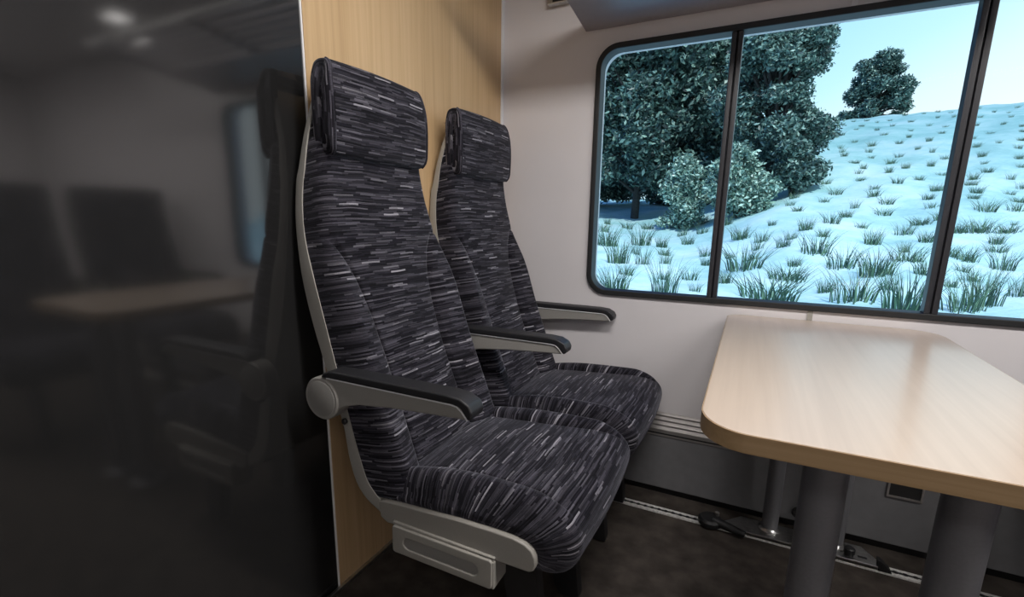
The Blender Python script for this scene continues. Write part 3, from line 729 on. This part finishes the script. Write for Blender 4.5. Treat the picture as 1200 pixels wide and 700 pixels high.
TUFTS = [
(-2.64,10.55,1.14,0.77,0,0),
(-1.46,10.14,0.89,0.94,1,0),
(-3.70,15.54,1.06,1.00,2,0),
(-2.90,15.29,0.79,0.71,3,0),
(-5.37,20.14,1.54,1.03,4,0),
(-4.22,21.56,1.43,1.14,5,0),
(0.45,11.43,1.69,0.79,6,0),
(1.87,11.25,1.27,0.82,7,0),
(2.48,10.72,1.17,1.02,8,0),
(-0.12,14.87,1.52,0.95,9,0),
(0.87,13.51,1.24,0.52,10,0),
(2.08,14.64,1.10,0.74,11,0),
(2.52,13.51,1.16,0.78,12,0),
(3.44,15.17,1.08,0.57,13,0),
(3.47,13.68,0.65,0.54,14,0),
(1.64,16.04,1.23,0.82,15,0),
(3.16,17.94,0.76,0.64,16,0),
(3.38,11.07,1.03,0.86,17,0),
(3.77,11.47,0.81,0.91,18,0),
(4.54,12.33,0.55,0.58,19,0),
(4.87,16.43,0.94,0.51,20,0),
(5.41,15.85,0.78,0.71,21,0),
(6.06,19.67,1.01,0.59,22,0),
(-2.95,24.89,0.78,0.71,23,1),
(-3.24,20.71,0.75,0.67,23,1),
(-1.36,17.94,0.63,0.51,23,1),
(-5.18,28.05,1.02,0.55,23,1),
(-6.86,25.09,1.14,0.68,23,1),
(-4.05,29.79,0.76,0.38,23,1),
(-6.19,27.50,1.02,0.55,23,1),
(-0.35,19.67,0.93,0.65,24,2),
(0.32,18.75,0.75,0.56,24,2),
(1.53,19.20,0.74,0.55,24,2),
(2.39,20.47,0.87,0.52,24,2),
(0.87,17.03,0.58,0.45,24,2),
(4.28,19.67,0.82,0.52,24,2),
(4.51,18.37,0.73,0.48,24,2),
(4.16,22.43,0.81,0.42,24,2),
(4.92,20.88,0.83,0.38,24,2),
(3.25,20.30,0.62,0.33,24,2),
(2.93,21.82,0.70,0.36,24,2),
(6.79,21.99,0.93,0.55,25,3),
(6.67,19.67,0.87,0.39,25,3),
(7.68,22.34,0.83,0.49,25,3),
(5.49,19.59,0.80,0.45,25,3),
(5.89,17.80,0.71,0.40,25,3),
(5.52,21.13,0.73,0.38,25,3),
(4.30,13.84,0.63,0.39,25,3),
(1.04,14.81,0.58,0.35,24,2),
(4.59,16.70,0.66,0.43,25,3),
(1.96,18.08,0.55,0.36,24,2),
(2.53,12.18,0.45,0.37,24,2),
(6.29,25.59,0.73,0.40,26,4),
(9.12,27.72,0.43,0.40,27,5),
(7.00,36.66,0.54,0.30,26,4),
(3.42,23.35,0.51,0.44,26,4),
(11.38,40.83,0.36,0.28,27,5),
(1.28,24.30,0.56,0.33,26,4),
(8.27,24.01,0.72,0.29,27,5),
(10.58,34.39,0.39,0.25,27,5),
(4.14,28.05,0.67,0.25,26,4),
(5.35,34.94,0.55,0.37,26,4),
(4.57,30.51,0.43,0.38,26,4),
(15.40,48.09,0.51,0.26,27,5),
(1.47,25.80,0.71,0.36,26,4),
(3.05,26.11,0.82,0.48,26,4),
(1.53,23.16,0.61,0.30,26,4),
(5.63,22.89,0.74,0.31,26,4),
(7.40,34.53,0.43,0.27,26,4),
(9.92,29.43,0.44,0.29,27,5),
(5.79,24.20,0.56,0.34,26,4),
(2.56,24.89,0.64,0.34,26,4),
(10.22,30.75,0.58,0.29,27,5),
(6.62,39.07,0.63,0.25,26,4),
(4.22,24.89,0.68,0.42,26,4),
(4.39,26.01,0.60,0.30,26,4),
(7.56,26.53,0.72,0.29,27,5),
(7.29,29.20,0.59,0.24,26,4),
(10.28,39.23,0.50,0.31,27,5),
(8.05,32.13,0.63,0.33,27,5),
(10.58,45.66,0.37,0.24,26,4),
(6.47,33.58,0.59,0.34,26,4),
(4.32,31.62,0.68,0.25,26,4),
(7.38,46.76,0.36,0.27,26,4),
(9.21,31.62,0.56,0.35,27,5),
(7.79,33.44,0.37,0.37,26,4),
(2.43,28.85,0.49,0.39,26,4),
(4.18,35.50,0.52,0.41,26,4),
(6.91,23.72,0.57,0.23,27,5),
(10.17,36.66,0.39,0.24,27,5),
(11.71,35.36,0.48,0.29,27,5),
(4.26,29.43,0.54,0.34,26,4),
(12.32,40.02,0.46,0.25,27,5),
(12.11,43.18,0.51,0.20,27,5),
(1.59,27.06,0.88,0.51,26,4),
(11.14,44.40,0.36,0.28,27,5),
(7.22,30.88,0.52,0.41,26,4),
(2.76,27.72,0.78,0.37,26,4),
(6.20,27.72,0.60,0.29,26,4),
(8.16,40.34,0.44,0.22,26,4),
(8.13,35.93,0.49,0.34,26,4),
(4.63,40.83,0.55,0.35,26,4),
(4.09,33.71,0.51,0.34,26,4),
(13.88,44.58,0.31,0.19,27,5),
(6.02,43.70,0.59,0.18,26,4),
(11.29,38.15,0.50,0.19,27,5),
(6.61,41.49,0.42,0.25,26,4),
(7.04,48.86,0.56,0.26,26,4),
(10.92,42.15,0.36,0.25,27,5),
(8.38,25.29,0.50,0.26,27,5),
(5.91,32.00,0.73,0.38,26,4),
(9.58,42.83,0.45,0.31,26,4),
(1.77,30.02,0.81,0.38,26,4),
(5.10,38.61,0.49,0.31,26,4),
(5.70,36.51,0.64,0.39,26,4),
(8.97,30.27,0.43,0.22,27,5),
(9.59,33.84,0.61,0.32,27,5),
(5.57,42.32,0.43,0.19,26,4),
(5.37,29.20,0.51,0.41,26,4),
(13.93,50.05,0.39,0.27,27,5),
(8.99,44.93,0.59,0.21,26,4),
(4.46,23.82,0.77,0.43,26,4),
(12.41,37.55,0.40,0.25,27,5),
(10.02,41.16,0.46,0.21,27,5),
(13.57,46.02,0.33,0.24,27,5),
(5.26,26.74,0.66,0.42,26,4),
(9.18,38.15,0.47,0.21,26,4),
(9.36,35.65,0.44,0.26,27,5),
(5.11,45.48,0.40,0.26,26,4),
(13.75,53.56,0.41,0.31,27,5),
(9.58,49.85,0.52,0.28,26,4),
(6.44,50.85,0.51,0.29,26,4),
(7.27,24.79,0.67,0.35,27,5),
(13.16,41.82,0.35,0.21,27,5),
(8.71,28.85,0.60,0.31,27,5),
(9.10,26.42,0.68,0.41,27,5),
(6.15,30.27,0.59,0.36,26,4),
(7.66,43.00,0.40,0.26,26,4),
(8.34,47.90,0.45,0.22,26,4),
(10.32,48.09,0.40,0.20,26,4),
(7.63,38.00,0.43,0.31,26,4),
(10.85,32.91,0.47,0.33,27,5),
(7.98,27.72,0.63,0.42,27,5),
(4.23,36.95,0.47,0.34,26,4),
(12.71,38.76,0.39,0.23,27,5),
(5.26,33.44,0.45,0.25,26,4),
(11.47,49.65,0.47,0.23,26,4),
(11.81,47.90,0.46,0.17,27,5),
(1.50,12.33,0.54,0.42,24,2),
(-2.01,23.72,0.81,0.54,23,1),
(-2.83,19.05,0.66,0.44,23,1),
(-0.96,11.07,0.42,0.28,23,1),
(-1.21,16.43,0.47,0.45,23,1),
(7.03,20.47,0.25,0.24,25,3),
(-2.29,27.50,0.82,0.66,23,1),
(-1.35,13.78,0.71,0.47,23,1),
(6.09,18.60,0.60,0.45,25,3),
(-3.69,18.01,0.56,0.55,23,1),
(3.71,12.88,0.35,0.28,25,3),
(0.07,16.30,0.57,0.48,24,2),
(3.15,12.18,0.38,0.28,24,2),
(-0.57,17.31,0.45,0.35,24,2),
(-2.34,21.73,0.76,0.55,23,1),
(-1.93,13.19,0.47,0.36,23,1),
(0.60,20.96,0.46,0.31,24,2),
(-2.83,12.73,0.61,0.44,23,1),
(-1.02,24.20,0.62,0.57,24,2),
(-2.33,16.04,0.57,0.53,23,1),
(-7.84,29.43,0.63,0.57,23,1),
(4.41,14.87,0.42,0.32,25,3),
(-0.47,12.83,0.53,0.46,24,2),
(0.20,17.73,0.59,0.50,24,2),
(3.65,16.56,0.44,0.41,24,2),
(1.09,18.01,0.54,0.40,24,2)]
TUFTS = [(a, b, c, d, LABS[e], GRPS[f]) for a, b, c, d, e, f in TUFTS]
#@T1
used = [False]*4
def place_tuft(x, y, sx, sz, label, group, k):
    src = protos[k]
    o = src if not used[k] else src.copy()
    if used[k]: C.objects.link(o)
    used[k] = True
    o.location = (x, y, hgt(x, y)-.02); o.rotation_euler = (0, 0, R.random()*.8-.4); o.scale = (sx, sx, sz)
    tag(o, label, 'grass', group)
for i, (x, y, sx, sz, lab, grp) in enumerate(TUFTS): place_tuft(x, y, sx, sz, lab, grp, i % 4)
for k in range(4):
    if not used[k]: bpy.data.objects.remove(protos[k])

# ------------------------------------------------------------------ light
def area(name, loc, rot, sx, sy, power, col=(1, .958, .93), spread=PI):
    l = bpy.data.lights.new(name, 'AREA'); l.shape = 'RECTANGLE'; l.size = sx; l.size_y = sy; l.energy = power; l.color = col; l.spread = spread
    o = bpy.data.objects.new(name, l); C.objects.link(o); o.location = loc; o.rotation_euler = rot; return o
for x, p in ((.05, 22.5), (1.15, 16), (2.25, 26)):
    area('ceiling_and_fill_lamp', (x, .72, ZC-.02), (0, 0, 0), .8, .22, p)
for x in (-.2, 1.4): area('ceiling_and_fill_lamp', (x, -.9, ZC-.02), (0, 0, 0), .8, .22, 3)  # added aisle fill, brightens the duct and table legs
for x, y in ((1.15, 1.62), (1.42, 1.84)): area('ceiling_and_fill_lamp', (x, y, ZC-.02), (0, 0, 0), .14, .1, .25)
sl = bpy.data.lights.new('sun', 'SUN'); sl.energy = 3.7; sl.angle = .02; sl.color = (1, .97, .9)
so_ = bpy.data.objects.new('sun', sl); C.objects.link(so_); so_.rotation_euler = (math.radians(38), 0, math.radians(20))
wd = bpy.data.worlds.new('sky'); S.world = wd; wd.use_nodes = True; nt = wd.node_tree; nt.nodes.clear()
wo = nt.nodes.new('ShaderNodeOutputWorld'); bg = nt.nodes.new('ShaderNodeBackground'); nt.links.new(bg.outputs[0], wo.inputs[0])
tc = nd(nt, 'ShaderNodeTexCoord'); sx = nd(nt, 'ShaderNodeSeparateXYZ'); nt.links.new(tc.outputs['Generated'], sx.inputs[0])
mm = nd(nt, 'ShaderNodeMath', operation='MULTIPLY_ADD'); mm.inputs[1].default_value = -.5
nt.links.new(sx.outputs[0], mm.inputs[0]); nt.links.new(sx.outputs[2], mm.inputs[2])
nt.links.new(ramp(nt, mm.outputs[0], [(0.0, (.97, .98, 1)), (.08, (.84, .95, 1)), (.17, (.60, .86, .97)), (.30, (.42, .72, .95)), (.44, (.26, .52, .85)), (.60, (.05, .16, .55))]), bg.inputs[0])
bg.inputs[1].default_value = 1.2

# ------------------------------------------------------------------ camera (fitted to the photograph's vanishing points)
F, CX, CY, YAW, PIT, ROLL, H = 567.572, 584.810, 375.962, .473905, .207487, .00936524, 1.1
fw = Vector((-math.sin(YAW)*math.cos(PIT), math.cos(YAW)*math.cos(PIT), -math.sin(PIT)))
r0 = Vector((math.cos(YAW), math.sin(YAW), 0)); u0 = r0.cross(fw)
r1 = r0*math.cos(ROLL)+u0*math.sin(ROLL); u1 = -r0*math.sin(ROLL)+u0*math.cos(ROLL)
cd = bpy.data.cameras.new('camera'); co = bpy.data.objects.new('camera', cd); C.objects.link(co)
co.matrix_world = Matrix(((r1.x, u1.x, -fw.x, 0), (r1.y, u1.y, -fw.y, 0), (r1.z, u1.z, -fw.z, H), (0, 0, 0, 1)))
cd.sensor_width = 36; cd.lens = F/1200*36; cd.shift_x = (600-CX)/1200; cd.shift_y = (CY-350)/1200; cd.clip_start = .02; cd.clip_end = 500
S.camera = co
S.view_settings.view_transform = 'Standard'; S.view_settings.look = 'None'; S.view_settings.exposure = 0
